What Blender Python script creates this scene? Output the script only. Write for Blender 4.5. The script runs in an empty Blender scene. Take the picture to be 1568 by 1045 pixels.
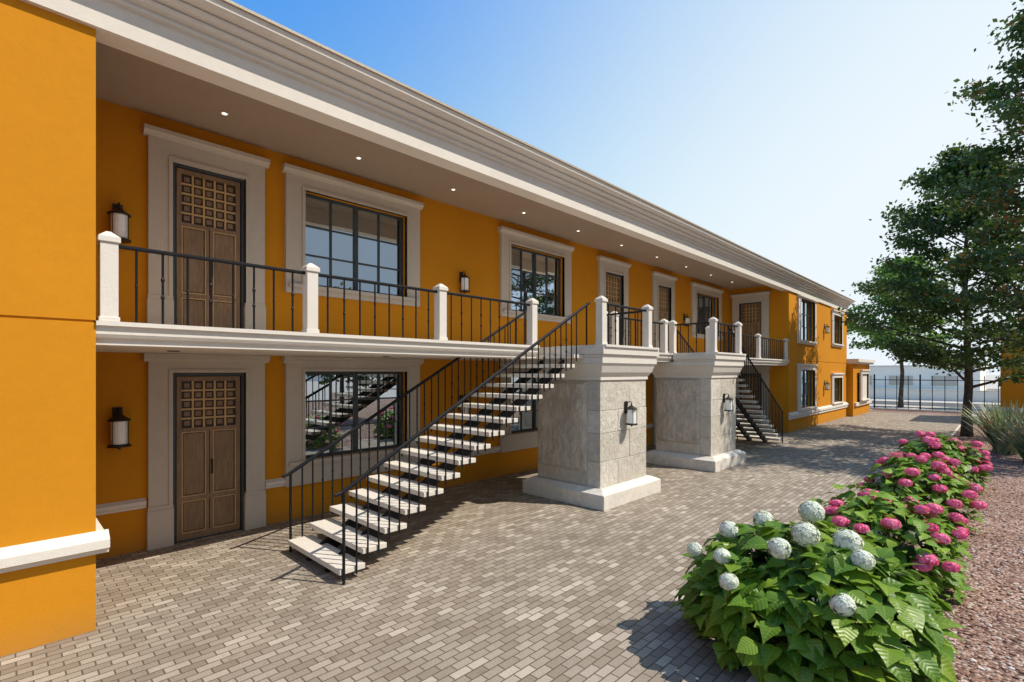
import bpy, bmesh, math, random
import numpy as np
from mathutils import Vector, Matrix, noise as mnoise
random.seed(7); np.random.seed(7)
sc=bpy.context.scene
COL=sc.collection

# ------------------------------------------------------------ node helpers
def newmat(name):
    m=bpy.data.materials.new(name); m.use_nodes=True
    nt=m.node_tree
    b=nt.nodes['Principled BSDF']
    return m,nt,b
def N(nt,t,**kw):
    n=nt.nodes.new(t)
    for k,v in kw.items(): setattr(n,k,v)
    return n
def setin(nt,sock,v):
    if hasattr(v,'is_output'): nt.links.new(v,sock)
    else: sock.default_value=v
def M(nt,op,a,b=None,c=None):
    n=N(nt,'ShaderNodeMath',operation=op)
    setin(nt,n.inputs[0],a)
    if b is not None: setin(nt,n.inputs[1],b)
    if c is not None: setin(nt,n.inputs[2],c)
    return n.outputs[0]
def ramp(nt,fac,stops,interp='LINEAR'):
    r=N(nt,'ShaderNodeValToRGB'); r.color_ramp.interpolation=interp
    e=r.color_ramp.elements
    while len(e)>1: e.remove(e[-1])
    e[0].position=stops[0][0]; e[0].color=(*stops[0][1],1)
    for p,c in stops[1:]:
        q=e.new(p); q.color=(*c,1)
    setin(nt,r.inputs[0],fac); return r.outputs[0]
def mixc(nt,fac,a,b,mode='MIX'):
    n=N(nt,'ShaderNodeMix',data_type='RGBA',blend_type=mode)
    setin(nt,n.inputs[0],fac)
    setin(nt,n.inputs[6],a if hasattr(a,'is_output') else (*a,1))
    setin(nt,n.inputs[7],b if hasattr(b,'is_output') else (*b,1))
    return n.outputs[2]
def noise(nt,scale,detail=4,rough=.55,vec=None,dist=0):
    n=N(nt,'ShaderNodeTexNoise'); n.inputs['Scale'].default_value=scale
    n.inputs['Detail'].default_value=detail; n.inputs['Roughness'].default_value=rough
    n.inputs['Distortion'].default_value=dist
    if vec is None:
        g=N(nt,'ShaderNodeNewGeometry'); vec=g.outputs['Position']
    nt.links.new(vec,n.inputs['Vector']); return n.outputs['Fac']
def bump(nt,b,h,strength,dist):
    n=N(nt,'ShaderNodeBump'); n.inputs['Strength'].default_value=strength; n.inputs['Distance'].default_value=dist
    nt.links.new(h,n.inputs['Height']); nt.links.new(n.outputs[0],b.inputs['Normal'])
def pos(nt): return N(nt,'ShaderNodeNewGeometry').outputs['Position']
def mapped(nt,scale):
    m=N(nt,'ShaderNodeMapping'); m.inputs['Scale'].default_value=scale
    nt.links.new(pos(nt),m.inputs['Vector']); return m.outputs[0]

def stucco(name,col,var=.12,bs=.25,rough=.85,splash=False):
    m,nt,b=newmat(name)
    n1=noise(nt,.7,4); n2=noise(nt,9,4,.6); n3=noise(nt,90,2,.7)
    f=M(nt,'ADD',M(nt,'MULTIPLY',n1,.6),M(nt,'MULTIPLY',n2,.4))
    d=tuple(c*(1-var) for c in col); l=tuple(min(1,c*(1+var*.6)) for c in col)
    c=ramp(nt,f,[(.3,d),(.7,l)])
    if splash: # grime near the ground
        s=N(nt,'ShaderNodeSeparateXYZ'); nt.links.new(pos(nt),s.inputs[0])
        mr=N(nt,'ShaderNodeMapRange'); nt.links.new(M(nt,'ADD',s.outputs[2],M(nt,'MULTIPLY',n2,-.25)),mr.inputs[0])
        mr.inputs[1].default_value=-.12; mr.inputs[2].default_value=.2; mr.inputs[3].default_value=.25; mr.inputs[4].default_value=0
        c=mixc(nt,mr.outputs[0],c,(.30,.19,.09))
    nt.links.new(c,b.inputs['Base Color'])
    b.inputs['Roughness'].default_value=rough; b.inputs['Specular IOR Level'].default_value=.15
    bump(nt,b,M(nt,'ADD',n3,M(nt,'MULTIPLY',n2,.8)),bs,.01)
    return m
ORANGE=stucco('orange_stucco',(.58,.235,.012),.08,.22,.9,True)
WHITE=stucco('cream_plaster_trim',(.70,.65,.585),.08,.4)
SURR=stucco('surround_plaster',(.55,.49,.415),.10,.55)
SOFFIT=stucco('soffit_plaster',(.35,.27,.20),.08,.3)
TREAD=stucco('stair_tread_stone',(.68,.62,.545),.12,.3,.7)
PALE=stucco('pale_distant_wall',(.86,.82,.76),.06,.1)

def metal(name,col,rough=.45,spec=.5):
    m,nt,b=newmat(name)
    n=noise(nt,40,2)
    nt.links.new(ramp(nt,n,[(.3,tuple(c*.8 for c in col)),(.7,tuple(c*1.2 for c in col))]),b.inputs['Base Color'])
    b.inputs['Roughness'].default_value=rough; b.inputs['Specular IOR Level'].default_value=spec
    return m
BLACK=metal('black_wrought_iron',(.008,.009,.011),.5,.22)
FRAME=metal('dark_grey_frame',(.04,.05,.055))
BRONZE=metal('lantern_bronze',(.025,.019,.014),.45,.3)
GOLD=metal('copper_roof_edge',(.40,.33,.24),.5)

def woodmat(name,c1,c2,rough=.5):
    m,nt,b=newmat(name)
    v=mapped(nt,(14,14,1.1)); n=noise(nt,3,5,.65,v,1.2); n2=noise(nt,2,2)
    f=M(nt,'ADD',M(nt,'MULTIPLY',n,.75),M(nt,'MULTIPLY',n2,.25))
    nt.links.new(ramp(nt,f,[(.3,c1),(.7,c2)]),b.inputs['Base Color'])
    b.inputs['Roughness'].default_value=rough
    bump(nt,b,n,.25,.004); return m
WOOD=woodmat('walnut_door_wood',(.13,.075,.034),(.32,.195,.10))
WOODT=woodmat('door_gold_trim_wood',(.42,.26,.10),(.60,.39,.18))
WOODD=woodmat('door_dark_recess',(.02,.012,.008),(.045,.026,.016))

def glassmat():
    m,nt,b=newmat('window_glass')
    nt.nodes.remove(b)
    out=nt.nodes['Material Output']
    g=N(nt,'ShaderNodeBsdfGlossy'); g.inputs['Roughness'].default_value=.01; g.inputs['Color'].default_value=(.84,.92,.97,1)
    d=N(nt,'ShaderNodeBsdfDiffuse'); 
    n=noise(nt,.9,3)
    nt.links.new(ramp(nt,n,[(.35,(.012,.015,.017)),(.65,(.05,.055,.055))]),d.inputs['Color'])
    bn=N(nt,'ShaderNodeBump'); bn.inputs['Strength'].default_value=.02; bn.inputs['Distance'].default_value=.01
    nt.links.new(noise(nt,1.3,2),bn.inputs['Height']); nt.links.new(bn.outputs[0],g.inputs['Normal'])
    lw=N(nt,'ShaderNodeLayerWeight'); lw.inputs['Blend'].default_value=.35
    f=M(nt,'ADD',M(nt,'MULTIPLY',lw.outputs['Fresnel'],.7),.50)
    mx=N(nt,'ShaderNodeMixShader'); nt.links.new(f,mx.inputs[0]); nt.links.new(d.outputs[0],mx.inputs[1]); nt.links.new(g.outputs[0],mx.inputs[2])
    nt.links.new(mx.outputs[0],out.inputs[0]); return m
GLASS=glassmat()
def milk():
    m,nt,b=newmat('frosted_lantern_glass')
    nt.links.new(ramp(nt,noise(nt,12,2),[(.3,(.84,.84,.84)),(.7,(.92,.92,.90))]),b.inputs['Base Color'])
    b.inputs['Roughness'].default_value=.25
    return m
MILK=milk()
def lampmat():
    m,nt,b=newmat('lit_downlight'); b.inputs['Emission Color'].default_value=(1,.93,.82,1); b.inputs['Emission Strength'].default_value=2.0
    return m
LAMP=lampmat()

def stonemat(name,lo,hi,bs,sc_=1.0,dist=.05,zs=.7,vein=0):
    m,nt,b=newmat(name)
    n1=noise(nt,1.3*sc_,5,.6,None,.8); n2=noise(nt,8*sc_,8,.7,mapped(nt,(1.2,1.2,zs)),.7)
    g=N(nt,'ShaderNodeNewGeometry')
    f=M(nt,'ADD',M(nt,'ADD',M(nt,'MULTIPLY',n1,.4),M(nt,'MULTIPLY',n2,.45)),M(nt,'MULTIPLY',g.outputs['Random Per Island'],.15))
    c=ramp(nt,f,[(.34,lo),(.5,tuple((a+b_)/2 for a,b_ in zip(lo,hi))),(.62,hi)])
    if vein:
        vn=noise(nt,1.6,5,.62,mapped(nt,(1,1,2.0)),1.8)
        vv=M(nt,'ABSOLUTE',M(nt,'SUBTRACT',vn,.5))
        c=mixc(nt,ramp(nt,vv,[(0,(vein,)*3),(.03,(0,0,0))]),c,tuple(q*.6 for q in hi))
    pit=noise(nt,38,4,.7,mapped(nt,(1,1,1.6)))
    c=mixc(nt,ramp(nt,pit,[(.32,(.6,.6,.6)),(.40,(0,0,0))]),c,(.30,.25,.19))
    nt.links.new(c,b.inputs['Base Color'])
    b.inputs['Roughness'].default_value=.9
    bump(nt,b,M(nt,'ADD',n2,M(nt,'MULTIPLY',pit,.3)),bs,dist); return m
STONE=stonemat('cream_limestone_block',(.50,.44,.36),(.78,.715,.62),.9,1.0,.06,.7,.45)
ROUGH=stonemat('split_face_limestone',(.42,.36,.29),(.72,.65,.56),.9,1.4,.06,.6)
STONEC=stonemat('smooth_stone_base',(.56,.50,.43),(.78,.72,.64),.35,.6,.03,.7,.4)
MORTAR=stucco('stone_joint_mortar',(.24,.20,.16))

def pavermat():
    m,nt,b=newmat('running_bond_brick_pavers')
    s=N(nt,'ShaderNodeSeparateXYZ'); nt.links.new(pos(nt),s.inputs[0])
    W,Lb=.098,.20
    warp=M(nt,'MULTIPLY',M(nt,'SUBTRACT',noise(nt,1.4,2),.5),.012)
    X=M(nt,'DIVIDE',M(nt,'ADD',s.outputs[0],warp),W)
    i=M(nt,'FLOOR',X); odd=M(nt,'FLOORED_MODULO',i,2.0)
    Y=M(nt,'ADD',M(nt,'DIVIDE',s.outputs[1],Lb),M(nt,'MULTIPLY',odd,.5))
    j=M(nt,'FLOOR',Y)
    fx=M(nt,'SUBTRACT',X,i); fy=M(nt,'SUBTRACT',Y,j)
    dx=M(nt,'MULTIPLY',M(nt,'MINIMUM',fx,M(nt,'SUBTRACT',1.0,fx)),W)
    dy=M(nt,'MULTIPLY',M(nt,'MINIMUM',fy,M(nt,'SUBTRACT',1.0,fy)),Lb)
    d=M(nt,'MINIMUM',dx,dy)
    fine=noise(nt,70,4,.75)
    d=M(nt,'ADD',d,M(nt,'MULTIPLY',M(nt,'SUBTRACT',fine,.5),.006))
    mr=N(nt,'ShaderNodeMapRange',interpolation_type='SMOOTHSTEP'); nt.links.new(d,mr.inputs[0])
    mr.inputs[1].default_value=.0022; mr.inputs[2].default_value=.0085
    cb=N(nt,'ShaderNodeCombineXYZ'); nt.links.new(i,cb.inputs[0]); nt.links.new(j,cb.inputs[1])
    wn=N(nt,'ShaderNodeTexWhiteNoise',noise_dimensions='3D'); nt.links.new(cb.outputs[0],wn.inputs['Vector'])
    base=ramp(nt,wn.outputs['Value'],[(0,(.25,.20,.15)),(.3,(.30,.248,.195)),(.65,(.35,.295,.235)),(.9,(.41,.35,.285)),(1,(.50,.44,.365))])
    dirt=ramp(nt,noise(nt,.55,5,.65),[(.3,(.84,.82,.79)),(.65,(1.05,1.04,1.02))])
    base=mixc(nt,1.0,base,dirt,'MULTIPLY')
    stain=ramp(nt,noise(nt,2.7,4,.7,None,.6),[(.30,(.80,.78,.76)),(.42,(1,1,1))])
    base=mixc(nt,1.0,base,stain,'MULTIPLY')
    spk=ramp(nt,fine,[(.32,(.74,.72,.70)),(.6,(1.08,1.08,1.08))])
    base=mixc(nt,1.0,base,spk,'MULTIPLY')
    col=mixc(nt,mr.outputs[0],(.115,.092,.07),base)
    nt.links.new(col,b.inputs['Base Color']); b.inputs['Roughness'].default_value=.88
    h=M(nt,'ADD',M(nt,'MULTIPLY',mr.outputs[0],1.0),M(nt,'ADD',M(nt,'MULTIPLY',fine,.3),M(nt,'MULTIPLY',wn.outputs['Value'],.4)))
    bump(nt,b,h,.8,.008); return m
PAVER=pavermat()
def gravelmat():
    m,nt,b=newmat('red_brown_gravel')
    v=N(nt,'ShaderNodeTexVoronoi'); v.inputs['Scale'].default_value=34; nt.links.new(pos(nt),v.inputs['Vector'])
    wn=N(nt,'ShaderNodeTexWhiteNoise'); nt.links.new(v.outputs['Color'],wn.inputs['Vector'])
    c=ramp(nt,wn.outputs['Value'],[(0,(.13,.062,.04)),(.35,(.32,.17,.115)),(.7,(.46,.28,.20)),(1,(.68,.56,.48))])
    c=mixc(nt,1.0,c,ramp(nt,noise(nt,.8,4),[(.3,(.78,.75,.73)),(.7,(1.1,1.1,1.1))]),'MULTIPLY')
    e=ramp(nt,v.outputs['Distance'],[(.0,(1,1,1)),(.5,(.85,.85,.85)),(.85,(.35,.35,.35))])
    nt.links.new(mixc(nt,1.0,c,e,'MULTIPLY'),b.inputs['Base Color']); b.inputs['Roughness'].default_value=.95
    bump(nt,b,M(nt,'SUBTRACT',1.0,v.outputs['Distance']),.8,.02); return m
GRAVEL=gravelmat()
def simple(name,lo,hi,scale=4,rough=.9,bs=.3):
    m,nt,b=newmat(name); n=noise(nt,scale,6,.65)
    nt.links.new(ramp(nt,n,[(.3,lo),(.7,hi)]),b.inputs['Base Color']); b.inputs['Roughness'].default_value=rough
    bump(nt,b,noise(nt,scale*12,4),bs,.01); return m
GROUND=simple('dusty_ground',(.42,.38,.33),(.54,.50,.45),.5)
ASPH=simple('asphalt',(.055,.055,.056),(.09,.09,.09),3)
BARK=simple('tree_bark',(.05,.038,.028),(.13,.10,.075),14,.95,.9)
STEM=simple('green_stems',(.05,.09,.02),(.10,.15,.04),10)
def pebblemat():
    m,nt,b=newmat('loose_stones'); g=N(nt,'ShaderNodeNewGeometry')
    nt.links.new(ramp(nt,g.outputs['Random Per Island'],[(0,(.12,.055,.036)),(.5,(.35,.18,.125)),(.85,(.50,.33,.25)),(1,(.68,.60,.54))]),b.inputs['Base Color'])
    b.inputs['Roughness'].default_value=.9; return m
PEBBLE=pebblemat()

def leafmat(name,cols,trans=.35,veins=False,rough=.5,tcol=(.20,.32,.03),spec=.4):
    m,nt,b=newmat(name)
    g=N(nt,'ShaderNodeNewGeometry')
    f=M(nt,'ADD',M(nt,'MULTIPLY',g.outputs['Random Per Island'],.55),M(nt,'MULTIPLY',noise(nt,1.2,2),.45))
    c=ramp(nt,f,[(i/(len(cols)-1)*.7+.12,cc) for i,cc in enumerate(cols)])
    if veins:
        uv=N(nt,'ShaderNodeUVMap'); s=N(nt,'ShaderNodeSeparateXYZ'); nt.links.new(uv.outputs[0],s.inputs[0])
        au=M(nt,'ABSOLUTE',M(nt,'SUBTRACT',s.outputs[0],.5))
        mid=M(nt,'LESS_THAN',au,.016)
        w=M(nt,'FRACT',M(nt,'SUBTRACT',M(nt,'MULTIPLY',s.outputs[1],6.5),M(nt,'MULTIPLY',au,3.6)))
        side=M(nt,'LESS_THAN',w,.08)
        vv=M(nt,'MAXIMUM',mid,M(nt,'MULTIPLY',side,.5))
        c=mixc(nt,M(nt,'MULTIPLY',vv,.4),c,tuple(min(1,q*1.5+.03) for q in cols[-1]))
        bump(nt,b,M(nt,'SUBTRACT',M(nt,'MULTIPLY',M(nt,'ABSOLUTE',M(nt,'SUBTRACT',w,.5)),-1.0),vv),.6,.006)
    nt.links.new(c,b.inputs['Base Color']); b.inputs['Roughness'].default_value=rough
    b.inputs['Specular IOR Level'].default_value=spec
    t=N(nt,'ShaderNodeBsdfTranslucent'); nt.links.new(mixc(nt,.5,c,tcol),t.inputs['Color'])
    mx=N(nt,'ShaderNodeMixShader'); mx.inputs[0].default_value=trans
    nt.links.new(b.outputs[0],mx.inputs[1]); nt.links.new(t.outputs[0],mx.inputs[2])
    nt.links.new(mx.outputs[0],nt.nodes['Material Output'].inputs[0]); return m
LEAF_T=leafmat('tree_leaves',[(.025,.055,.018),(.05,.10,.028),(.085,.145,.04)],.25)
LEAF_B=leafmat('bright_tree_leaves',[(.06,.15,.02),(.11,.24,.035),(.17,.33,.05)],.35)
LEAF_A=leafmat('autumn_leaves',[(.10,.055,.015),(.22,.10,.025),(.32,.15,.04)],.25,tcol=(.3,.15,.03))
LEAF_H=leafmat('hydrangea_leaves',[(.05,.13,.010),(.12,.235,.018),(.25,.36,.032)],.28,True,.4)
LEAF_P=leafmat('lime_hydrangea_leaves',[(.09,.20,.012),(.18,.33,.025),(.30,.45,.045)],.3,True)
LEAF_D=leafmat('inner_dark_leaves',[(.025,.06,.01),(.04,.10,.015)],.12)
PET_W=leafmat('white_petals',[(.62,.68,.46),(.77,.80,.66),(.88,.88,.80)],.15,tcol=(.85,.87,.72),spec=.1)
PET_P=leafmat('pink_petals',[(.80,.08,.25),(.92,.20,.38),(.97,.42,.56)],.25,tcol=(.97,.28,.48),spec=.1)
GRASSY=leafmat('ornamental_grass_blades',[(.20,.25,.11),(.36,.41,.22),(.56,.57,.38)],.2)
GRASSR=leafmat('grass_red_tips',[(.40,.18,.10),(.52,.30,.18)],.2,tcol=(.4,.15,.08))

# ------------------------------------------------------------ mesh builder
def empty(name,loc=(0,0,0)):
    e=bpy.data.objects.new(name,None); e.location=loc; COL.objects.link(e); e.empty_display_size=.3; return e
class MB:
    def __init__(s,T=None): s.v=[];s.f=[];s.m=[];s.mats=[];s.T=T
    def mi(s,mat):
        if mat not in s.mats: s.mats.append(mat)
        return s.mats.index(mat)
    def add(s,vs,fs,mat):
        o=len(s.v); i=s.mi(mat)
        s.v+= [s.T(*p) if s.T else tuple(p) for p in vs]
        s.f+= [tuple(q+o for q in f) for f in fs]; s.m+=[i]*len(fs)
    def box(s,x0,x1,y0,y1,z0,z1,mat):
        vs=[(x,y,z) for z in (z0,z1) for y in (y0,y1) for x in (x0,x1)]
        s.add(vs,[(0,2,3,1),(4,5,7,6),(0,1,5,4),(2,6,7,3),(0,4,6,2),(1,3,7,5)],mat)
    def prism(s,prof,y0,y1,mat):
        n=len(prof); vs=[(a,y0,b) for a,b in prof]+[(a,y1,b) for a,b in prof]
        fs=[(k,(k+1)%n,n+(k+1)%n,n+k) for k in range(n)]+[tuple(range(n)),tuple(range(2*n-1,n-1,-1))]
        s.add(vs,fs,mat)
    def frustum(s,r0,z0,r1,z1,mat): # rects (x0,x1,y0,y1)
        def q(r,z): return [(r[0],r[2],z),(r[1],r[2],z),(r[1],r[3],z),(r[0],r[3],z)]
        s.add(q(r0,z0)+q(r1,z1),[(3,2,1,0),(4,5,6,7)]+[(k,(k+1)%4,4+(k+1)%4,4+k) for k in range(4)],mat)
    def tube(s,p0,p1,r0,r1=None,n=6,mat=None):
        r1=r0 if r1 is None else r1
        p0=Vector(p0);p1=Vector(p1);d=(p1-p0).normalized()
        a=d.orthogonal().normalized(); b=d.cross(a)
        vs=[]
        for p,r in((p0,r0),(p1,r1)):
            for k in range(n):
                t=2*math.pi*(k+.5)/n; vs.append(tuple(p+a*math.cos(t)*r+b*math.sin(t)*r))
        s.add(vs,[(k,(k+1)%n,n+(k+1)%n,n+k) for k in range(n)]+[tuple(range(n-1,-1,-1)),tuple(range(n,2*n))],mat)
    def lathe(s,c,prof,n,mat):
        vs=[];fs=[]
        for r,z in prof:
            for k in range(n):
                t=2*math.pi*(k+.5)/n; vs.append((c[0]+r*math.cos(t),c[1]+r*math.sin(t),c[2]+z))
        for q in range(len(prof)-1):
            for k in range(n): fs.append((q*n+k,q*n+(k+1)%n,(q+1)*n+(k+1)%n,(q+1)*n+k))
        fs.append(tuple(range(n-1,-1,-1))); fs.append(tuple(range((len(prof)-1)*n,len(prof)*n)))
        s.add(vs,fs,mat)
    def build(s,name,parent=None,bevel=0,smooth=False,recalc=True):
        me=bpy.data.meshes.new(name); me.from_pydata(s.v,[],s.f)
        for m in s.mats: me.materials.append(m)
        me.polygons.foreach_set('material_index',s.m)
        if smooth: me.polygons.foreach_set('use_smooth',[True]*len(s.f))
        if recalc:
            bm=bmesh.new(); bm.from_mesh(me); bmesh.ops.recalc_face_normals(bm,faces=bm.faces); bm.to_mesh(me); bm.free()
        me.update(); o=bpy.data.objects.new(name,me); COL.objects.link(o)
        if parent: o.parent=parent
        if bevel:
            b=o.modifiers.new('b','BEVEL'); b.width=bevel; b.segments=2; b.limit_method='ANGLE'; b.angle_limit=math.radians(40)
        return o
def TX(X): return lambda n,a,z:(X+n,a,z)
def TY(Y): return lambda n,a,z:(a,Y-n,z)

# ------------------------------------------------------------ building
BL=empty('orange_apartment_building')
XF=2.44; FL=3.13; YE=23.66; YL=.68; YEND=34.8
doorsY=[(1.82,2.84),(13.31,14.37),(16.68,17.68)]
winsY=[(3.82,5.97),(9.07,11.25),(19.85,22.1)]
def wall_open(mb,y0,y1,z0,z1,ops,mat,th=.3):
    ops=sorted(ops); cur=y0
    for a0,a1,b0,b1 in ops:
        mb.box(-th,0,cur,a0,z0,z1,mat)
        if b0>z0+.01: mb.box(-th,0,a0,a1,z0,b0,mat)
        if b1<z1-.01: mb.box(-th,0,a0,a1,b1,z1,mat)
        cur=a1
    mb.box(-th,0,cur,y1,z0,z1,mat)
w=MB()
DH=2.6
lo=[(a,b,0,DH) for a,b in doorsY]+[(a,b,1.03,2.62) for a,b in winsY]
up=[(a,b,FL,FL+2.66) for a,b in doorsY]+[(a,b,4.17,5.87) for a,b in winsY]
wall_open(w,YL,YE,0,FL-.1,lo,ORANGE); wall_open(w,YL,YE,FL-.1,6.42,up,ORANGE)
w.box(-8,XF,-9,YL,0,3.105,ORANGE); w.box(-8,XF-.015,-9,YL-.015,3.105,3.135,ORANGE); w.box(-8,XF,-9,YL,3.135,6.08,ORANGE)
w.box(-8,-.31,YL,YE,0,6.42,ORANGE)
w.build('walls',BL)
we=MB(TX(XF))
wlo=[(25.15,27.5,.95,2.7),(31.3,33.2,.95,2.3)]; wup=[(25.15,27.5,4.05,5.95),(31.3,33.2,4.15,5.7)]
wall_open(we,YE,YEND,0,3.105,wlo,ORANGE); wall_open(we,YE,YEND,3.135,6.08,wup,ORANGE)
we.box(-.3,-.015,YE+.01,YEND-.01,3.10,3.14,ORANGE)
we.T=None
we.box(-8,XF-.3,YE+.3,YEND,0,6.08,ORANGE)
we.T=TY(YE)
def wo2(z0,z1,ops): wall_open(we,0,XF-.3,z0,z1,ops,ORANGE)
wo2(0,FL-.1,[(.4,1.36,0,2.55)]); wo2(FL-.1,6.42,[(.4,1.36,FL,FL+2.6)])
we.build('end_wing_walls',BL)

sl=MB()
def slabprof(xm): return [(0.001,2.89),(xm-.07,2.89),(xm-.07,2.945),(xm-.03,2.965),(xm-.01,3.0),(xm-.01,3.075),(xm+.03,3.085),(xm+.03,3.13),(0.001,3.13)]
for a,b,xm in [(YL,7.45,XF),(7.45,7.95,1.5),(7.95,15.1,XF),(15.1,15.6,1.5),(15.6,YE,XF)]:
    sl.prism(slabprof(xm),a+.001,b,WHITE)
sl.build('balcony_slab',BL)
rf=MB()
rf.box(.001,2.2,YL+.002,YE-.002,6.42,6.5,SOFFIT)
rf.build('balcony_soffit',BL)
rc=MB()
prof=[(2.2,6.08),(2.50,6.08),(2.50,6.235),(2.475,6.25),(2.475,6.385),(2.53,6.40),(2.53,6.425),(2.51,6.44),(2.51,6.455),(2.575,6.475),(2.60,6.50),(2.60,6.52),(2.575,6.535),(2.645,6.55),(2.68,6.58),(2.68,6.60),(2.655,6.612),(2.74,6.625),(2.79,6.66),(2.80,6.73),(2.2,6.73)]
rc.prism(prof,-9,YEND+.06,WHITE)
rc.prism([(2.3,6.73),(2.83,6.732),(2.83,6.765),(2.3,6.765)],-9,YEND+.3,GOLD)
rc.box(-8.4,2.2,YEND-.3,YEND+.3,6.2,6.728,WHITE)
rc.box(-8.3,2.2,-9,YEND-.3,6.5,6.725,WHITE)
rc.build('roof_cornice',BL)
cr=MB()
cp=[(0,.62),(.03,.62),(.035,.655),(.06,.675),(.06,.725),(.03,.74),(0,.765)]
cuts=sorted([(a-.32,b+.32) for a,b in doorsY])
cur=YL
for a,b in cuts: cr.prism(cp,cur,a,WHITE); cur=b
cr.prism(cp,cur,YE,WHITE)
cr.T=TX(XF)
bp=[(0,.775),(.035,.775),(.04,.81),(.07,.825),(.115,.84),(.115,.925),(.09,.94),(.0,1.0)]
cr.prism(bp,-9,YL+.10,WHITE)
cp2=[(0,.56),(.06,.56),(.06,.66),(.10,.68),(.10,.78),(0,.86)]
cr.prism(cp2,YE-.08,YEND+.1,WHITE)
cr.T=None
cr.box(0.9,XF-.001,YL+.001,YL+.098,.83,.93,WHITE)
cr.build('wall_base_moulding',BL)

def surround_window(mb,a0,a1,z0,z1,w=.31,top=6.2,bot=None,mat=SURR):
    bot=z0-.16 if bot is None else bot
    mb.box(0,.075,a0-w,a0,bot,top-.12,mat); mb.box(0,.075,a1,a1+w,bot,top-.12,mat)
    mb.box(0,.073,a0,a1,z1,top-.12,mat); mb.box(0,.073,a0,a1,bot,z0,mat)
    mb.box(.0,.10,a0-.05,a0,z0,z1,mat); mb.box(0,.10,a1,a1+.05,z0,z1,mat); mb.box(0,.10,a0-.05,a1+.05,z1,z1+.05,mat)
    mb.box(0,.14,a0-w+.04,a1+w-.04,z0-.07,z0-.003,mat)
    mb.prism([(0,top-.12),(.09,top-.12),(.11,top-.085),(.15,top-.06),(.15,top),(0,top+.01)],a0-w-.05,a1+w+.05,mat)
def window(mb,a0,a1,z0,z1,nleaf=2,cols=2,rows=3):
    n0,n1=-.14,-.07; t=.055
    mb.box(n0,n1,a0,a1,z0,z0+t,FRAME); mb.box(n0,n1,a0,a1,z1-t,z1,FRAME)
    mb.box(n0,n1,a0,a0+t,z0+t,z1-t,FRAME); mb.box(n0,n1,a1-t,a1,z0+t,z1-t,FRAME)
    iw=(a1-a0-2*t)/nleaf
    for l in range(nleaf):
        s=a0+t+l*iw; e=s+iw
        if l: mb.box(n0+.003,n1+.012,s-.035,s+.035,z0+t,z1-t,FRAME)
        for c in range(1,cols):
            x=s+(e-s)*c/cols; mb.box(n0+.02,n1-.008,x-.016,x+.016,z0+t,z1-t,FRAME)
        for r in range(1,rows):
            z=z0+t+(z1-z0-2*t)*r/rows; mb.box(n0+.022,n1-.01,s,e,z-.014,z+.014,FRAME)
        for c in range(cols):
            for r in range(rows):
                x0=s+(e-s)*c/cols; x1=s+(e-s)*(c+1)/cols
                q0=z0+t+(z1-z0-2*t)*r/rows; q1=z0+t+(z1-z0-2*t)*(r+1)/rows
                d=[random.uniform(-.0035,.0035) for _ in range(3)]
                N0=-.105
                mb.add([(N0+d[0],x0,q0),(N0+d[1],x1,q0),(N0+d[1]+d[2],x1,q1),(N0+d[0]+d[2],x0,q1)],[(0,1,2,3)],GLASS)
    mb.box(-.25,-.16,a0+.001,a1-.001,z0+.001,z1-.001,WOODD)
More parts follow.
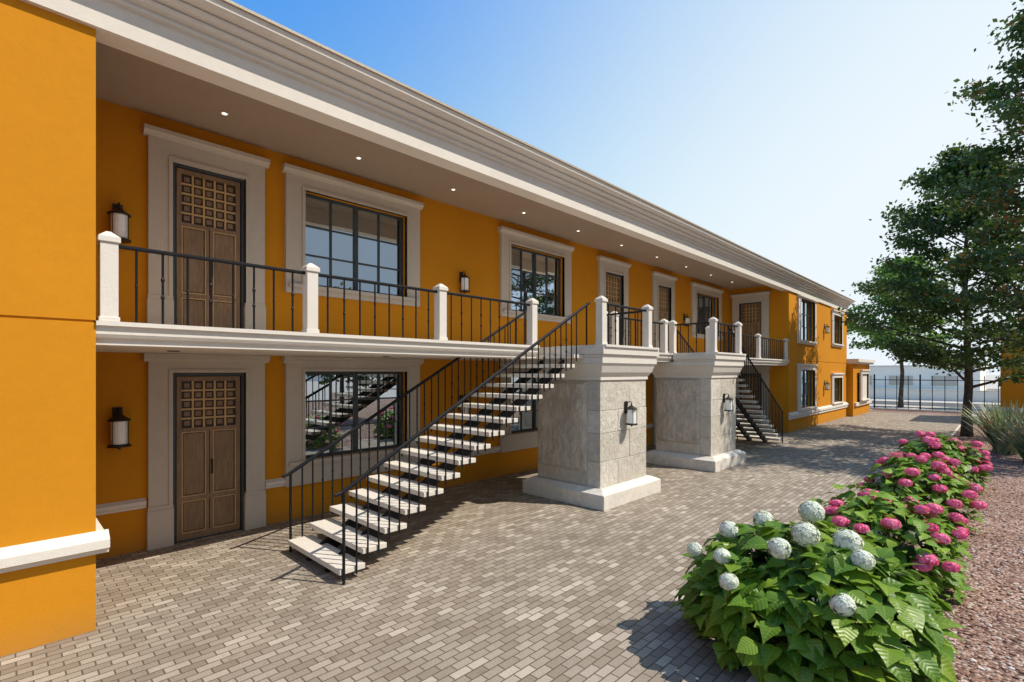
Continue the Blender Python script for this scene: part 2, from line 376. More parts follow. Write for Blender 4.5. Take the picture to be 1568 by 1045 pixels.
def door(mb,a0,a1,z0,z1,top,handle=True):
    w=.30
    for s0,s1 in((a0-w,a0),(a1,a1+w)):
        mb.box(0,.075,s0,s1,z0+.62,top-.12,SURR)
        mb.box(0,.10,s0-.015,s1+.01,z0,z0+.56,SURR); mb.box(0,.09,s0-.008,s1+.005,z0+.56,z0+.62,SURR)
        o=s1-.05 if s0<a0-.1 else s0
        mb.box(.0,.095,o,o+.05,z0+.62,z1,SURR)
    mb.box(0,.073,a0,a1,z1,top-.12,SURR); mb.box(0,.098,a0-.05,a1+.05,z1+.002,z1+.05,SURR)
    mb.prism([(0,top-.12),(.09,top-.12),(.11,top-.085),(.15,top-.06),(.15,top),(0,top+.01)],a0-w-.06,a1+w+.06,SURR)
    t=.05
    mb.box(-.09,.02,a0,a0+t,z0,z1,FRAME); mb.box(-.09,.02,a1-t,a1,z0,z1,FRAME); mb.box(-.09,.02,a0+t,a1-t,z1-t,z1,FRAME)
    b0,b1=a0+t+.015,a1-t-.015; c0,c1=z0+.02,z1-t-.01
    D=.045
    def bx(n0,n1,*r): mb.box(n0+D,n1+D,*r)
    bx(-.13,-.085,b0,b1,c0,c1,WOODD)
    H=c1-c0; n1=-.045
    st=.065; mid=(b0+b1)/2
    bx(-.085,n1,b0,b0+st,c0,c1,WOOD); bx(-.085,n1,b1-st,b1,c0,c1,WOOD)
    bx(-.085,n1-.002,mid-.05,mid-.006,c0,c0+.66*H,WOOD); bx(-.085,n1-.002,mid+.006,mid+.05,c0,c0+.66*H,WOOD)
    for z,h in((c0,.10),(c0+.235*H,.07),(c0+.66*H,.06),(c1-.07,.07)):
        bx(-.085,n1-.001,b0+st,b1-st,z,z+h,WOOD)
    l0,l1=c0+.66*H+.06,c1-.07; x0,x1=b0+st,b1-st
    for k in range(1,5):
        x=x0+(x1-x0)*k/5; bx(-.083,n1-.006,x-.014,x+.014,l0,l1,WOODT)
        z=l0+(l1-l0)*k/5; bx(-.083,n1-.009,x0,x1,z-.014,z+.014,WOODT)
    for k in range(5):
        for q in range(5):
            xc=x0+(x1-x0)*(k+.5)/5; zc=l0+(l1-l0)*(q+.5)/5; hx=((x1-x0)/10-.014)*.62; hz=((l1-l0)/10-.014)*.62
            bx(-.084,-.066,xc-hx,xc+hx,zc-hz,zc+hz,WOOD)
    for z0_,z1_ in((c0+.10,c0+.235*H),(c0+.235*H+.07,c0+.66*H)):
        for p0,p1 in((b0+st,mid-.05),(mid+.05,b1-st)):
            g=.015
            bx(-.084,-.04,p0,p0+g,z0_,z1_,WOODT); bx(-.084,-.04,p1-g,p1,z0_,z1_,WOODT)
            bx(-.084,-.04,p0+g,p1-g,z0_,z0_+g,WOODT); bx(-.084,-.04,p0+g,p1-g,z1_-g,z1_,WOODT)
            bx(-.084,-.06,p0+g+.012,p1-g-.012,z0_+g+.012,z1_-g-.012,WOOD)
    mb.box(-.14,-.0,a0,a1,z0,z0+.018,FRAME)
    mb.tube((.03,mid+.03,z0+1.0),(.03,mid+.03,z0+1.22),.011,None,6,BLACK)
    mb.box(-.01,.03,mid+.018,mid+.042,z0+1.0,z0+1.02,BLACK); mb.box(-.01,.03,mid+.018,mid+.042,z0+1.2,z0+1.22,BLACK)

for a,b in doorsY:
    m=MB(TX(0)); door(m,a,b,0.004,DH,2.885); m.build('lower_door',BL)
    m=MB(TX(0)); door(m,a,b,FL,FL+2.66,6.2); m.build('upper_door',BL)
for a,b in winsY:
    m=MB(TX(0)); surround_window(m,a,b,1.03,2.62,.33,2.885,.60); window(m,a,b,1.03,2.62); m.build('lower_window',BL)
    m=MB(TX(0)); surround_window(m,a,b,4.17,5.87,.33,6.22); window(m,a,b,4.17,5.87); m.build('upper_window',BL)
m=MB(TY(YE)); door(m,.4,1.36,.004,2.55,2.88); m.build('end_lower_door',BL)
m=MB(TY(YE)); door(m,.4,1.36,FL,FL+2.6,6.15); m.build('end_upper_door',BL)
for ops,tops in((wlo,(2.98,2.55)),(wup,(6.06,5.95))):
    for (a,b,c,d),tp in zip(ops,tops):
        m=MB(TX(XF)); surround_window(m,a,b,c,d,.28,tp,None,WHITE); window(m,a,b,c,d,2,1 if b-a<2 else 2,2 if b-a<2 else 3); m.build('wing_window',BL)
dl=MB()
for i in range(10):
    y=2.31+2.145*i
    dl.lathe((.83,y,6.404),[(.055,.0),(.055,.014)],16,WHITE)
    dl.lathe((.83,y,6.399),[(.032,.0),(.032,.006)],16,LAMP)
for y in (1.6,4.8): dl.lathe((1.2,y,2.878),[(.07,.0),(.07,.011)],16,FRAME)
dl.build('ceiling_downlights',BL)

AN=empty('low_orange_annex')
m=MB(); m.box(-6,2.75,YEND+.01,39.8,0,3.1,ORANGE); m.box(-6.1,2.95,YEND+.02,40,3.1,3.2,WHITE); m.box(-6.1,3.02,YEND+.02,40.05,3.2,3.38,WHITE)
m.box(2.75,2.86,YEND+.3,39.9,.6,.8,WHITE); m.build('walls',AN)
m=MB(TX(2.88)); m.box(-.12,-.0,36.2,38.2,.95,2.5,WHITE); window(m,36.2,38.2,.95,2.5); surround_window(m,36.2,38.2,.95,2.5,.2,2.75,None,WHITE)
m.build('window',AN)

# ------------------------------------------------------------ railings
def capost(mb,x,y,z0=FL,h=.93,s=.075):
    mb.box(x-s,x+s,y-s,y+s,z0,z0+h-.11,WHITE)
    mb.box(x-s-.018,x+s+.018,y-s-.018,y+s+.018,z0+h-.11,z0+h-.055,WHITE)
    mb.frustum((x-s-.018,x+s+.018,y-s-.018,y+s+.018),z0+h-.055,(x-.02,x+.02,y-.02,y+.02),z0+h+.01,WHITE)
    mb.box(x-s-.012,x+s+.012,y-s-.012,y+s+.012,z0,z0+.05,WHITE)
def baluster(mb,x,y,z0,z1,fancy):
    mb.tube((x,y,z0),(x,y,z1),.0125,None,6,BLACK)
    if fancy:
        for f in(.38,.62):
            z=z0+(z1-z0)*f; mb.lathe((x,y,z),[(.013,-.025),(.019,-.010),(.019,.010),(.013,.025)],6,BLACK)
    else:
        z=z0+(z1-z0)*.5; mb.lathe((x,y,z),[(.013,-.016),(.017,0),(.013,.016)],6,BLACK)
def rail(mb,p,q,z=3.93,z0=FL):
    p=Vector((*p,0));q=Vector((*q,0)); L=(q-p).length
    n=max(1,round(L/.235)); d=(q-p)/L
    a=p+Vector((0,0,z)); b=q+Vector((0,0,z))
    mb.tube(a,b,.024,None,8,BLACK)
    for i in range(1,n):
        c=p+(q-p)*i/n; baluster(mb,c.x,c.y,z0,z,i%2==0)
ymid=11.53; mir=lambda y:2*ymid-y
RX=XF-.09
ys1=[.79,2.92,5.10,7.36]
def railing_run(pts,name='balcony_railing'):
    e=empty(name); mb=MB(); pb=MB()
    for i,pt in enumerate(pts):
        capost(pb,*pt)
        if i: rail(mb,pts[i-1],pt)
    mb.build('iron_balusters',e); pb.build('white_posts',e,.006)
railing_run([(RX,y) for y in ys1])
railing_run([(RX,10.3),(RX,12.75)])
railing_run([(RX,mir(7.36)),(RX,mir(5.1)),(RX,mir(2.92)),(RX,YE-.12)])
for f in (lambda y:y, mir):
    railing_run([(3.5,f(8.06)),(3.5,f(9.80)),(RX,f(9.80))],'landing_railing')

# ------------------------------------------------------------ pillars
def pillar(f):
    e=empty('stone_pillar')
    def bx(mb,x0,x1,y0,y1,z0,z1,mat):
        a,b=sorted((f(y0),f(y1))); mb.box(x0,x1,a,b,z0,z1,mat)
    X0,X1,Y0,Y1=1.84,3.45,8.1,9.83
    c=MB(); bx(c,X0+.010,X1-.010,Y0+.010,Y1-.010,.3,2.46,MORTAR); c.build('core',e)
    s=MB(); z=.36; hs=[.50,.56,.44,.60]
    for i,h in enumerate(hs):
        h=h if i<3 else 2.45-z
        ysp=Y0+(Y1-Y0)*(.62 if i%2 else .36)
        for xa,xb in((X0,X1-.3),(X1-.3,X1)):
            for ya,yb in((Y0,ysp),(ysp,Y1)):
                g=.0035; j=random.uniform(0,.010)
                bx(s,xa+g-(j if xa==X0 else 0),xb-g+(j if xb==X1 else 0),ya+g-(j if ya==Y0 else 0),yb-g+(j if yb==Y1 else 0),z+g,z+h-g,STONE)
        z+=h
    s.build('shaft_blocks',e,.006)
    # rock-faced panels with real relief on the two stair-side faces
    r=MB(); nx,nz=46,60; xa,xb,za,zb=X0+.02,X1-.31,.64,2.42
    for yface,sg in((f(Y0),-1 if f(1)==1 else 1),(f(Y1),1 if f(1)==1 else -1)):
        vs=[];fs=[]
        for jz in range(nz+1):
            for ix in range(nx+1):
                x=xa+(xb-xa)*ix/nx; zz=za+(zb-za)*jz/nz
                edge=min(ix,nx-ix,jz,nz-jz)
                p=Vector((x*3.2,yface*2,zz*1.9)); dsp=0
                dsp=.030+.040*mnoise.noise(p)+.024*mnoise.noise(p*2.7)+.014*abs(mnoise.noise(p*6.1))+.007*mnoise.noise(p*14)
                dsp=max(.004,dsp)*min(1,edge/2.0) if edge<2 else max(.006,dsp)
                if edge==0: dsp=-.02
                vs.append((x,yface+sg*(.012+dsp),zz))
        for jz in range(nz):
            for ix in range(nx):
                a=jz*(nx+1)+ix; q=(a,a+1,a+nx+2,a+nx+1); fs.append(q if sg<0 else q[::-1])
        r.add(vs,fs,ROUGH)
    r.build('rock_faced_panels',e,recalc=False)
    p=MB(); bx(p,1.58,3.67,7.90,10.08,.0,.28,STONEC)
    a,b=sorted((f(7.90),f(10.08))); a2,b2=sorted((f(8.04),f(9.89)))
    p.frustum((1.58,3.67,a,b),.28,(1.76,3.53,a2,b2),.36,STONEC)
    p.build('plinth',e,.01)
    k=MB()
    def fr(g0,z0,g1,z1):
        r=lambda g:(X0-g,X1+g,*sorted((f(Y0-g),f(Y1+g))))
        k.frustum(r(g0),z0,r(g1),z1,WHITE)
    fr(.03,2.45,.03,2.52); fr(.035,2.52,.09,2.60); fr(.09,2.60,.15,2.78); fr(.17,2.78,.17,2.884)
    k.build('capital',e,.004)
    q=MB(); 
    def lb(x1,g,z0,z1): 
        a,b=sorted((f(Y0-g),f(Y1+g))); q.box(XF+.032,x1,a,b,z0,z1,WHITE)
    lb(3.62,.16,2.886,2.95); lb(3.66,.20,2.95,3.085); lb(3.69,.155,3.085,3.132)
    q.build('landing_slab',e,.004)
pillar(lambda y:y); pillar(mir)

# ------------------------------------------------------------ stairs
def stairs(f):
    e=empty('exterior_staircase')
    G=.3125; R=.184; n=16
    t=MB()
    for i in range(n):
        y0=2.93+G*i-.02; y1=y0+.345; z=R*(i+1)
        a,b=sorted((f(y0),f(y1)))
        t.box(1.62,3.2,a,b,z-.07,z,TREAD)
    t.build('treads',e,.006)
    s=MB()
    for x in (2.12,2.68):
        pr=[(2.98,.0),(3.25,.0),(7.97,2.72),(7.97,2.88),(2.98,.085)]
        pp=[(f(y),z) for y,z in pr]
        vs=[(x-.03,y,z) for y,z in pp]+[(x+.03,y,z) for y,z in pp]; n5=5
        s.add(vs,[(k,(k+1)%n5,n5+(k+1)%n5,n5+k) for k in range(n5)]+[tuple(range(5)),tuple(range(9,4,-1))],BLACK)
    s.build('steel_stringers',e)
    r=MB()
    for x in (1.605,3.215):
        zr=lambda y:1.13+(y-2.93)*(3.96-1.13)/(8.06-2.93)
        yend=8.06 if x>3 else 7.98
        r.tube((x,f(2.93),zr(2.93)),(x,f(yend),zr(yend)),.027,None,8,BLACK)
        r.tube((x,f(2.93),zr(2.93)+.002),(x,f(2.84),zr(2.93)-.02),.024,None,8,BLACK)
        for i in range(n):
            y=2.93+G*i+.04; zt=R*(i+1)
            if i==0:
                r.tube((x,f(2.955),0.0),(x,f(2.955),zr(2.955)),.019,None,6,BLACK)
            else:
                baluster(r,x,f(y),zt-.13,zr(y),i%2==0)
            y2=y+G*.5
            baluster(r,x,f(y2),zt-.10,zr(y2),i%2==1) if i<n-1 else None
    for x in (1.605,3.215): r.tube((x,f(7.98),FL-.2),(x,f(7.98),3.95),.017,None,6,BLACK)
    r.build('iron_handrails',e)
stairs(lambda y:y); stairs(mir)

# ------------------------------------------------------------ lanterns
def lantern(T,a,z,s=1.0,name='wall_lantern'):
    e=empty(name); 
    m=MB(lambda n,b,c:T(n*s,a+(b)*s,z+c*s))
    m.box(0,.02,-.05,.05,.02,.27,BRONZE)
    pts=[(.02,.20),(.05,.25),(.09,.27),(.125,.26),(.135,.23)]
    for p,q in zip(pts,pts[1:]): m.tube((p[0],0,p[1]),(q[0],0,q[1]),.009,None,6,BRONZE)
    m.lathe((.135,0,.0),[(.012,.24),(.02,.225),(.012,.20),(.028,.19),(.07,.155),(.118,.125),(.118,.11),(.08,.11)],14,BRONZE)
    m.lathe((.135,0,.0),[(.084,-.17),(.084,.11)],16,MILK)
    m.lathe((.135,0,.0),[(.12,-.205),(.12,-.185),(.095,-.172),(.03,-.172)],14,BRONZE)
    for k in range(4):
        t=math.pi/4+k*math.pi/2; c,q=.108*math.cos(t),.108*math.sin(t)
        m.tube((.135+c,q,-.19),(.135+c,q,.115),.006,None,5,BRONZE)
    m.lathe((.135,0,0),[(.006,-.24),(.02,-.225),(.012,-.205)],8,BRONZE)
    m.build('lantern_body',e)
for z in(4.68,1.80):
    lantern(TX(0),1.17,z,1.15)
lantern(TX(0),7.5,4.66); lantern(TX(0),18.9,4.62); lantern(TX(0),7.5,1.8)
lantern(TX(3.46),9.0,1.74,1.0); lantern(TX(3.46),mir(9.0),1.74,1.0)
lantern(TX(XF),29.6,4.8); lantern(TX(XF),29.6,1.9)

# ------------------------------------------------------------ ground
def sheet(name,x0,x1,y0,y1,z,mat,sub=1):
    m=MB(); m.add([(x0,y0,z),(x1,y0,z),(x1,y1,z),(x0,y1,z)],[(0,1,2,3)],mat); return m.build(name,recalc=False)
sheet('ground',-400,400,-300,600,-.012,GROUND)
sheet('paved_courtyard',-.3,7.5,-12,40,0.0,PAVER)
sheet('gravel_bed',7.5,40,-12,40,.004,GRAVEL)
sheet('gravel_strip',-12,7.5,40,42.5,-.002,GRAVEL)
m=MB(); m.box(7.46,7.54,-12,33,-.1,.02,STONEC); m.build('bed_edging',bevel=.006)
sheet('road',-60,80,50,56,-.004,ASPH)
m=MB()
for i in range(30): m.add([(-60+i*4.5,52.9,0),(-58+i*4.5,52.9,0),(-58+i*4.5,53.05,0),(-60+i*4.5,53.05,0)],[(0,1,2,3)],WHITE)
m.build('road_marking',recalc=False)
def stones():
    bm=bmesh.new(); bmesh.ops.create_icosphere(bm,subdivisions=1,radius=1)
    tv=np.array([v.co[:] for v in bm.verts]); tf=[tuple(v.index for v in f.verts) for f in bm.faces]; bm.free()
    V=[];F=[];o=0
    for i in range(6500):
        y=3+ (random.random()**1.7)*14; x=random.uniform(7.6,8.6+y*.28)
        s=random.uniform(.009,.024); q=tv*np.array([s*random.uniform(.8,1.5),s*random.uniform(.7,1.2),s*.65])+np.random.normal(0,s*.12,tv.shape)
        a=random.random()*6.28; c,d=math.cos(a),math.sin(a); q=q@np.array([[c,-d,0],[d,c,0],[0,0,1]])
        V.append(q+np.array([x,y,.009])); F+=[tuple(j+o for j in f) for f in tf]; o+=len(tv)
    for i in range(120):
        y=random.uniform(2.5,16); x=7.46-abs(random.gauss(0,.12))
        s=random.uniform(.006,.012); q=tv*np.array([s*1.2,s,s*.6]); V.append(q+np.array([x,y,.004])); F+=[tuple(j+o for j in f) for f in tf]; o+=len(tv)
    me=bpy.data.meshes.new('bed_stones'); me.from_pydata(np.vstack(V).tolist(),[],F); me.materials.append(PEBBLE)
    ob=bpy.data.objects.new('bed_stones',me); COL.objects.link(ob)
stones()

fe=empty('iron_fence'); m=MB(); Yf=42.6
for x in np.arange(2.6,24,.62): m.box(x-.02,x+.02,Yf-.02,Yf+.02,.12,2.35,BLACK)
for x in np.arange(2.6,24,2.48): m.box(x-.04,x+.04,Yf-.04,Yf+.04,-.01,2.45,BLACK)
m.box(2.5,24,Yf-.02,Yf+.02,2.05,2.1,BLACK); m.box(2.5,24,Yf-.02,Yf+.02,.22,.27,BLACK)
m.build('bars',fe)
m=MB(); m.box(2.5,24,Yf-.12,Yf+.12,-.01,.12,STONEC); m.build('kerb',fe)
e=empty('distant_warehouse'); m=MB(); m.box(-30,7,84,110,0,3.3,PALE); m.box(-30.2,7.2,83.8,110.2,3.3,3.5,WHITE)
m.box(9,34,92,110,0,2.6,PALE)
for i in range(7): m.box(-24+i*4.4,-21.5+i*4.4,83.9,84,.9,2.1,SURR)
m.build('walls',e)
e=empty('boundary_wall'); m=MB(); m.box(-30,60,60,60.3,0,.9,PALE); m.box(-30,60,59.95,60.35,.9,.98,WHITE); m.build('wall',e)
e=empty('neighbouring_orange_building'); m=MB(); m.box(8.9,20,36,41,0,4.7,ORANGE); m.box(8.8,20.1,35.9,41.1,4.7,5.0,WHITE); m.box(8.86,20.05,35.93,36,.6,.8,WHITE)
m.build('walls',e)

# ------------------------------------------------------------ foliage
def quads_mesh(name,V,mat,parent=None,mats=None,midx=None):
    n=V.shape[0]//4
    me=bpy.data.meshes.new(name); me.vertices.add(4*n); me.vertices.foreach_set('co',V.astype(np.float32).ravel())
    me.loops.add(4*n); me.loops.foreach_set('vertex_index',np.arange(4*n,dtype=np.int32))
    me.polygons.add(n); me.polygons.foreach_set('loop_start',np.arange(0,4*n,4,dtype=np.int32)); me.polygons.foreach_set('loop_total',np.full(n,4,dtype=np.int32))
    for q in (mats or [mat]): me.materials.append(q)
    if midx is not None: me.polygons.foreach_set('material_index',midx.astype(np.int32))
    me.update(calc_edges=True); me.validate()
    o=bpy.data.objects.new(name,me); COL.objects.link(o)
    if parent: o.parent=parent
    return o
def rnd_unit(n,upbias=0):
    v=np.random.normal(size=(n,3)); v[:,2]+=upbias; return v/np.linalg.norm(v,axis=1,keepdims=True)
def leaf_quads(C,L,W,upbias=.8):
    n=len(C); nrm=rnd_unit(n,upbias); r=rnd_unit(n); d=np.cross(nrm,r); d/=np.linalg.norm(d,axis=1,keepdims=True)+1e-9
    s=np.cross(nrm,d); k=np.random.uniform(.7,1.3,(n,1))
    V=np.empty((n,4,3)); V[:,0]=C; V[:,1]=C+d*L*k*.5+s*W*k*.5; V[:,2]=C+d*L*k; V[:,3]=C+d*L*k*.5-s*W*k*.5
    return V.reshape(-1,3)
def tree(loc,H,R,nleaf,leaf,seed,mat,base=.22,name='broadleaf_tree',nb=46,r0=.14,prof=None,autumn=0,sig=.34):
    rs=random.Random(seed); np.random.seed(seed)
    e=empty(name); m=MB(); L=Vector(loc)
    pts=[];x=y=0
    for i in range(13):
        z=H*.96*i/12; pts.append(L+Vector((x,y,z))); x+=rs.uniform(-.06,.06)*H/10; y+=rs.uniform(-.06,.06)*H/10
    rr=lambda i:r0*(1-i/12)**.8+.012
    for i in range(12): m.tube(pts[i],pts[i+1],rr(i)*(1.35 if i==0 else 1),rr(i+1),9,BARK)
    clumps=[];wts=[]
    for b in range(nb):
        t=(b+rs.random())/nb; h=base+(1-base)*t*.97
        f=h*12/.96; i=min(11,int(f)); p=pts[i].lerp(pts[i+1],min(1,f-i))
        az=b*2.39996+rs.uniform(-.5,.5); ln=R*prof(t)*rs.uniform(.5,1.15)+.25
        el=rs.uniform(.05,.42)+.5*t
        d=Vector((math.cos(az)*math.cos(el),math.sin(az)*math.cos(el),math.sin(el)))
        rb=max(.012,rr(i)*.42); seg=5; q=p; 
        for s in range(seg):
            q2=q+d*ln/seg; m.tube(q,q2,rb*(1-s/seg)+.006,rb*(1-(s+1)/seg)+.006,5,BARK)
            if s>=1:
                for _ in range(2):
                    a2=az+rs.choice((-1,1))*rs.uniform(.4,1.1); l2=ln*rs.uniform(.16,.34)*(1.2-s/seg)+.2
                    d2=Vector((math.cos(a2),math.sin(a2),rs.uniform(-.05,.45))).normalized()
                    m.tube(q2,q2+d2*l2,.010+rb*.25,.004,4,BARK)
                    clumps.append(q2+d2*l2); wts.append(1); clumps.append(q2+d2*l2*.55); wts.append(.7)
                clumps.append(q2); wts.append(.8)
            q=q2; d=(d+Vector((rs.uniform(-.12,.12),rs.uniform(-.12,.12),rs.uniform(-.10,.06)))).normalized()
        clumps.append(q); wts.append(1)
    m.build('trunk_and_limbs',e,smooth=True)
    C=np.array([c[:] for c in clumps]); w=np.array(wts)*np.random.uniform(.1,1.5,len(wts)); w/=w.sum()
    idx=np.random.choice(len(C),nleaf,p=w)
    P=C[idx]+np.random.normal(0,1,(nleaf,3))*np.array([sig,sig,sig*.42])
    V=leaf_quads(P,leaf,leaf*.62)
    if autumn:
        mi=(np.random.rand(len(C))<autumn)[idx].astype(int); quads_mesh('foliage',V,None,e,[mat,LEAF_A],mi)
    else: quads_mesh('foliage',V,mat,e)
    return e
wide=lambda t:(1-t)**.6*(.75+.25*min(1,t*5))
tree((7.95,27.5,0),11.5,4.1,27000,.18,11,LEAF_T,.17,nb=56,r0=.15,prof=wide,sig=.25)
tree((10.5,21.3,0),14.6,3.9,27000,.16,23,LEAF_T,.2,nb=58,r0=.17,prof=wide,autumn=.12,sig=.24)
tree((3.6,46.5,0),10.8,4.2,14000,.25,5,LEAF_B,.32,nb=38,prof=wide,sig=.40)
tree((12.5,50,0),9,3.4,6000,.28,6,LEAF_B,.25,nb=26,prof=wide,sig=.45)
for i,(x,y,H) in enumerate([(19,14,7),(22,3,8),(24,24,8)]):
    tree((x,y,0),H,2.8,3500,.34,40+i,LEAF_T,.25,nb=22,prof=wide,sig=.35)

def leaf_template(ns=6):
    vs=[];uv=[];cols=[-1,-.5,0,.5,1]
    for i in range(ns+1):
        t=i/ns; wd=.50*(math.sin(math.pi*min(1,(t+.03))**.66))*(1-.22*t)
        if i==ns: wd=.0
        for c in cols:
            vs.append((t, c*wd, abs(c)*wd*.24 -.34*t*t - (.05*abs(c) if i%2 else 0)*wd*2))
            uv.append((.5+c*wd, t))
    fs=[]
    for i in range(ns):
        for j in range(4): fs.append((i*5+j,i*5+j+1,(i+1)*5+j+1,(i+1)*5+j))
    return np.array(vs),np.array(fs),np.array(uv)
LT=leaf_template()
def leaf_cloud(name,P,D,U,S,mat,parent):
    tv,tf,tuv=LT; n=len(P)
    D=D/np.linalg.norm(D,axis=1,keepdims=True); Sd=np.cross(U,D); Sd/=np.linalg.norm(Sd,axis=1,keepdims=True)+1e-9; U2=np.cross(D,Sd)
    curl=np.random.uniform(.4,1.5,(n,1,1))
    V=P[:,None,:]+S[:,None,None]*(tv[None,:,0:1]*D[:,None,:]+tv[None,:,1:2]*Sd[:,None,:]+curl*tv[None,:,2:3]*U2[:,None,:])
    nv=len(tv); F=(tf[None]+(np.arange(n)*nv)[:,None,None]).reshape(-1,4)
    me=bpy.data.meshes.new(name); me.from_pydata(V.reshape(-1,3).tolist(),[],F.tolist()); me.materials.append(mat)
    uvl=me.uv_layers.new(name='UVMap'); 
    uvs=np.tile(tuv,(n,1))[F.ravel()]; uvl.data.foreach_set('uv',uvs.astype(np.float32).ravel())
    me.polygons.foreach_set('use_smooth',[True]*len(F))
    o=bpy.data.objects.new(name,me); COL.objects.link(o); o.parent=parent
def florets(C,R,n,ps,flat=1.0):
    d=rnd_unit(n,.35); P=C+d*R*np.random.uniform(.88,1.06,(n,1))*np.array([1,1,flat])
    a=np.cross(d,rnd_unit(n)); a/=np.linalg.norm(a,axis=1,keepdims=True); b=np.cross(d,a)
    out=[]
    for k in range(4):
        t=k*math.pi/2; u=a*math.cos(t)+b*math.sin(t); v=-a*math.sin(t)+b*math.cos(t)
        q=np.empty((n,4,3)); q[:,0]=P; q[:,1]=P+u*ps*.6+v*ps*.42+d*ps*.15; q[:,2]=P+u*ps+d*ps*.05; q[:,3]=P+u*ps*.6-v*ps*.42+d*ps*.15
        out.append(q)
    return np.concatenate(out).reshape(-1,3)
def shrub(name,c,rad,nl,ls,lmat,heads,hr,fl,pmat,ps,seed,lump=.12,flat=.95):
    np.random.seed(seed); rs=random.Random(seed)
    e=empty(name); c=np.array(c); rad=np.array(rad)
    ph=np.random.rand(6)*6.28
    def sample(n,lo,hi,zmin):
        d=rnd_unit(n*2,.25); d=d[d[:,2]>zmin][:n]
        az=np.arctan2(d[:,1],d[:,0])
        k=1+lump*(np.sin(3*az+ph[0])*.6+np.sin(5*az+ph[1]+3*d[:,2])*.6+np.sin(8*az+ph[2]+5*d[:,2])*.4)
        r=np.random.uniform(lo,hi,len(d))*k
        return d,c+d*rad*r[:,None]
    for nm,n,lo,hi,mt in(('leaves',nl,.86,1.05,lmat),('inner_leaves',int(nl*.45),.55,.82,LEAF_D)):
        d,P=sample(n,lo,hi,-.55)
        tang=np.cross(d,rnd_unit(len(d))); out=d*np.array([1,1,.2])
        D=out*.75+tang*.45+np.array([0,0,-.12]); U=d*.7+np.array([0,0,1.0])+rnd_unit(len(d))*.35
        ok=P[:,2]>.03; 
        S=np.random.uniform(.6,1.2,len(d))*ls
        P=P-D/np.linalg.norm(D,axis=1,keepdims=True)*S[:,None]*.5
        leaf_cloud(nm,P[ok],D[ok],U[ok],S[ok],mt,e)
    m=MB()
    for i in range(40):
        d=rnd_unit(1,1.0)[0]; d[2]=abs(d[2]); p=c+d*rad*.85; b=(c[0]+rs.uniform(-.18,.18)*rad[0],c[1]+rs.uniform(-.18,.18)*rad[1],0)
        m.tube(b,tuple(p),.012,.006,5,STEM)
    FV=[]
    if isinstance(heads,int):
        d,HP=sample(heads,1.0,1.10,.1)
    else: HP=np.array(heads)
    for h in HP:
        k=rs.uniform(.7,1.15)
        FV.append(florets(h,hr*k,fl,ps,flat))
        m.lathe(tuple(h),[(hr*k*.4,-hr*k*.75*flat),(hr*k*.8,-.4*hr*k*flat),(hr*k*.86,0),(hr*k*.6,hr*k*.55*flat),(hr*k*.2,hr*k*.75*flat)],10,pmat)
        b=c+(h-c)*.4; m.tube(tuple(b),tuple(h),.008,.006,5,STEM)
    m.build('stems',e)
    quads_mesh('flower_heads',np.vstack(FV),pmat,e)
whead=[(7.72,5.32,1.30),(7.76,4.95,1.18),(7.63,4.67,1.10),(8.05,5.08,1.15),(8.18,4.94,1.07),(7.18,4.58,.94),(7.05,5.09,1.03),(6.8,4.85,.84),(7.31,4.40,.80),(8.13,4.48,.84),(7.3,5.3,1.14)]
shrub('white_hydrangea_bush',(7.7,5.25,.40),(1.04,1.04,.72),950,.20,LEAF_H,whead,.093,240,PET_W,.024,3)
shrub('pink_hydrangea_bush',(7.92,7.75,.40),(.80,.9,.68),700,.15,LEAF_P,36,.085,60,PET_P,.034,4,flat=.55)
shrub('pink_hydrangea_bush',(7.95,11.0,.42),(.74,.85,.70),600,.16,LEAF_P,34,.09,55,PET_P,.036,9,flat=.6)
shrub('pink_hydrangea_bush',(7.95,14.8,.42),(.78,.95,.70),560,.18,LEAF_H,36,.10,45,PET_P,.040,5,flat=.6)

def grass_clump(name,c,h,n,spread,seed):
    np.random.seed(seed); e=empty(name); A=[];mi=[]
    for i in range(n):
        az=np.random.rand()*6.28; l=h*np.random.uniform(.6,1.1); lean=np.random.uniform(.15,1.0)*spread
        p=np.array([c[0]+np.random.normal()*.12,c[1]+np.random.normal()*.12,0]); d=np.array([math.cos(az),math.sin(az),0]); s=np.array([-d[1],d[0],0])
        prev=p; w=.035; red=np.random.rand()<.15
        for k in range(1,6):
            t=k/5; q=p+d*lean*t**1.2*l+np.array([0,0,l*(t-.25*lean*t*t)])
            w2=.04*(1-t)**.7+.002
            A+= [prev-s*w,prev+s*w,q+s*w2,q-s*w2]; mi.append(1 if red and k>3 else 0); prev=q;w=w2
    quads_mesh('blades',np.array(A),None,e,[GRASSY,GRASSR],np.array(mi))
grass_clump('yucca_plant',(9.05,22.6),1.75,380,.95,1)
grass_clump('yucca_plant',(9.7,20.6),1.5,300,.95,2)
grass_clump('ornamental_grass',(10.6,28.5),1.6,300,.9,8)

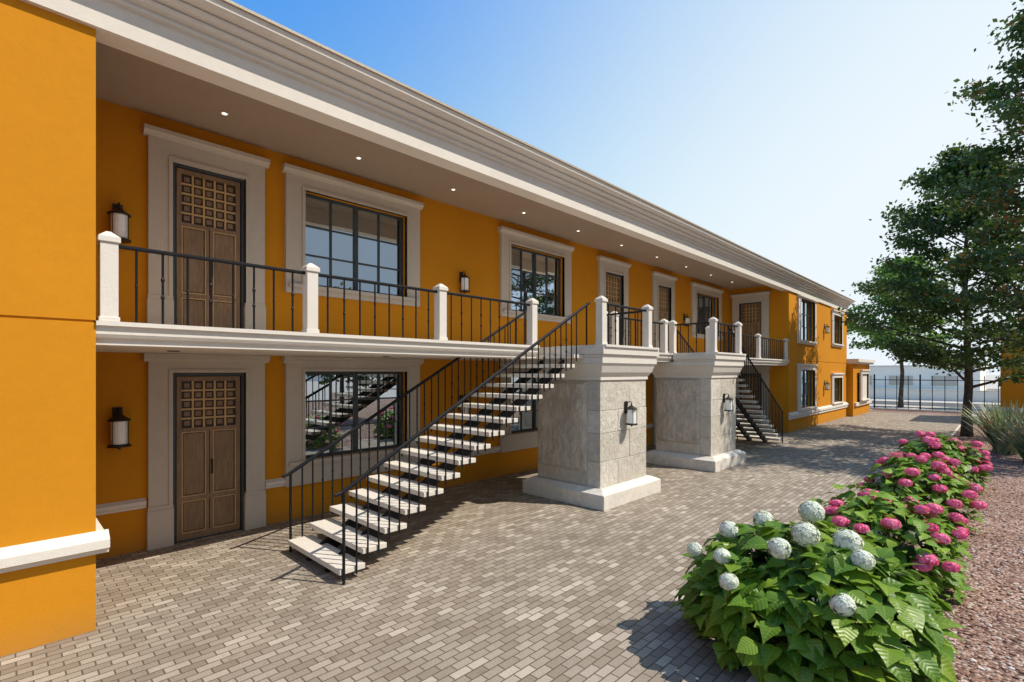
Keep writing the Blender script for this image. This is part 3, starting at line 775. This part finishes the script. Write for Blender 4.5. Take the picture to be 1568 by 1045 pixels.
# ------------------------------------------------------------ light, sky, camera
sd=Vector((.68,.42,1.0)).normalized()
el=math.asin(sd.z); az=math.atan2(sd.x,sd.y)
W=bpy.data.worlds.new('World'); sc.world=W; W.use_nodes=True; nt=W.node_tree
bg=nt.nodes['Background']
sky=nt.nodes.new('ShaderNodeTexSky'); sky.sky_type='NISHITA'; sky.sun_disc=False
sky.sun_elevation=el; sky.sun_rotation=az; sky.air_density=1.0; sky.dust_density=.6; sky.ozone_density=2.0; sky.altitude=0
c=mixc(nt,1.0,sky.outputs[0],(1.05,2.45,3.9),'MULTIPLY')
c=mixc(nt,1.0,c,(7.6,8.6,9.8),'DARKEN')
tc=N(nt,'ShaderNodeTexCoord'); s3=N(nt,'ShaderNodeSeparateXYZ'); nt.links.new(tc.outputs['Generated'],s3.inputs[0])
dot=M(nt,'ADD',M(nt,'MULTIPLY',s3.outputs[0],.778),M(nt,'MULTIPLY',s3.outputs[1],.628))
h=M(nt,'ADD',M(nt,'ADD',M(nt,'MULTIPLY',dot,.85),.46),M(nt,'MULTIPLY',M(nt,'SUBTRACT',.5,s3.outputs[2]),.8))
mr=N(nt,'ShaderNodeMapRange',interpolation_type='SMOOTHSTEP'); nt.links.new(h,mr.inputs[0]); mr.inputs[1].default_value=-.05; mr.inputs[2].default_value=1.12
c=mixc(nt,mr.outputs[0],c,(9.8,10.7,11.4))
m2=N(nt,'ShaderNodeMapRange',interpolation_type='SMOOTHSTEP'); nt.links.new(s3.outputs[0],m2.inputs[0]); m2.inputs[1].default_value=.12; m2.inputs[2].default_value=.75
c=mixc(nt,M(nt,'MULTIPLY',m2.outputs[0],.72),c,(2.4,3.4,4.8))  # unseen sky opposite the facade dimmed artificially to cut ambient fill on it
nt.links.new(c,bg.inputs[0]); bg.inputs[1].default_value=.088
L=bpy.data.lights.new('sun','SUN'); L.energy=5.0; L.angle=math.radians(.5); L.color=(1,.93,.82)
lo_=bpy.data.objects.new('sun',L); COL.objects.link(lo_); lo_.rotation_euler=sd.to_track_quat('Z','Y').to_euler()
sc.view_settings.view_transform='Standard'; sc.view_settings.look='None'; sc.view_settings.exposure=0
cd=bpy.data.cameras.new('camera'); cam=bpy.data.objects.new('camera',cd); COL.objects.link(cam)
cam.location=(9,0,2.61); cam.rotation_euler=(math.radians(90),0,math.atan2(752,768))
cd.sensor_width=36; cd.lens=36*768/1568; cd.shift_y=47.5/1568; cd.clip_end=2000; cd.clip_start=.05
sc.camera=cam
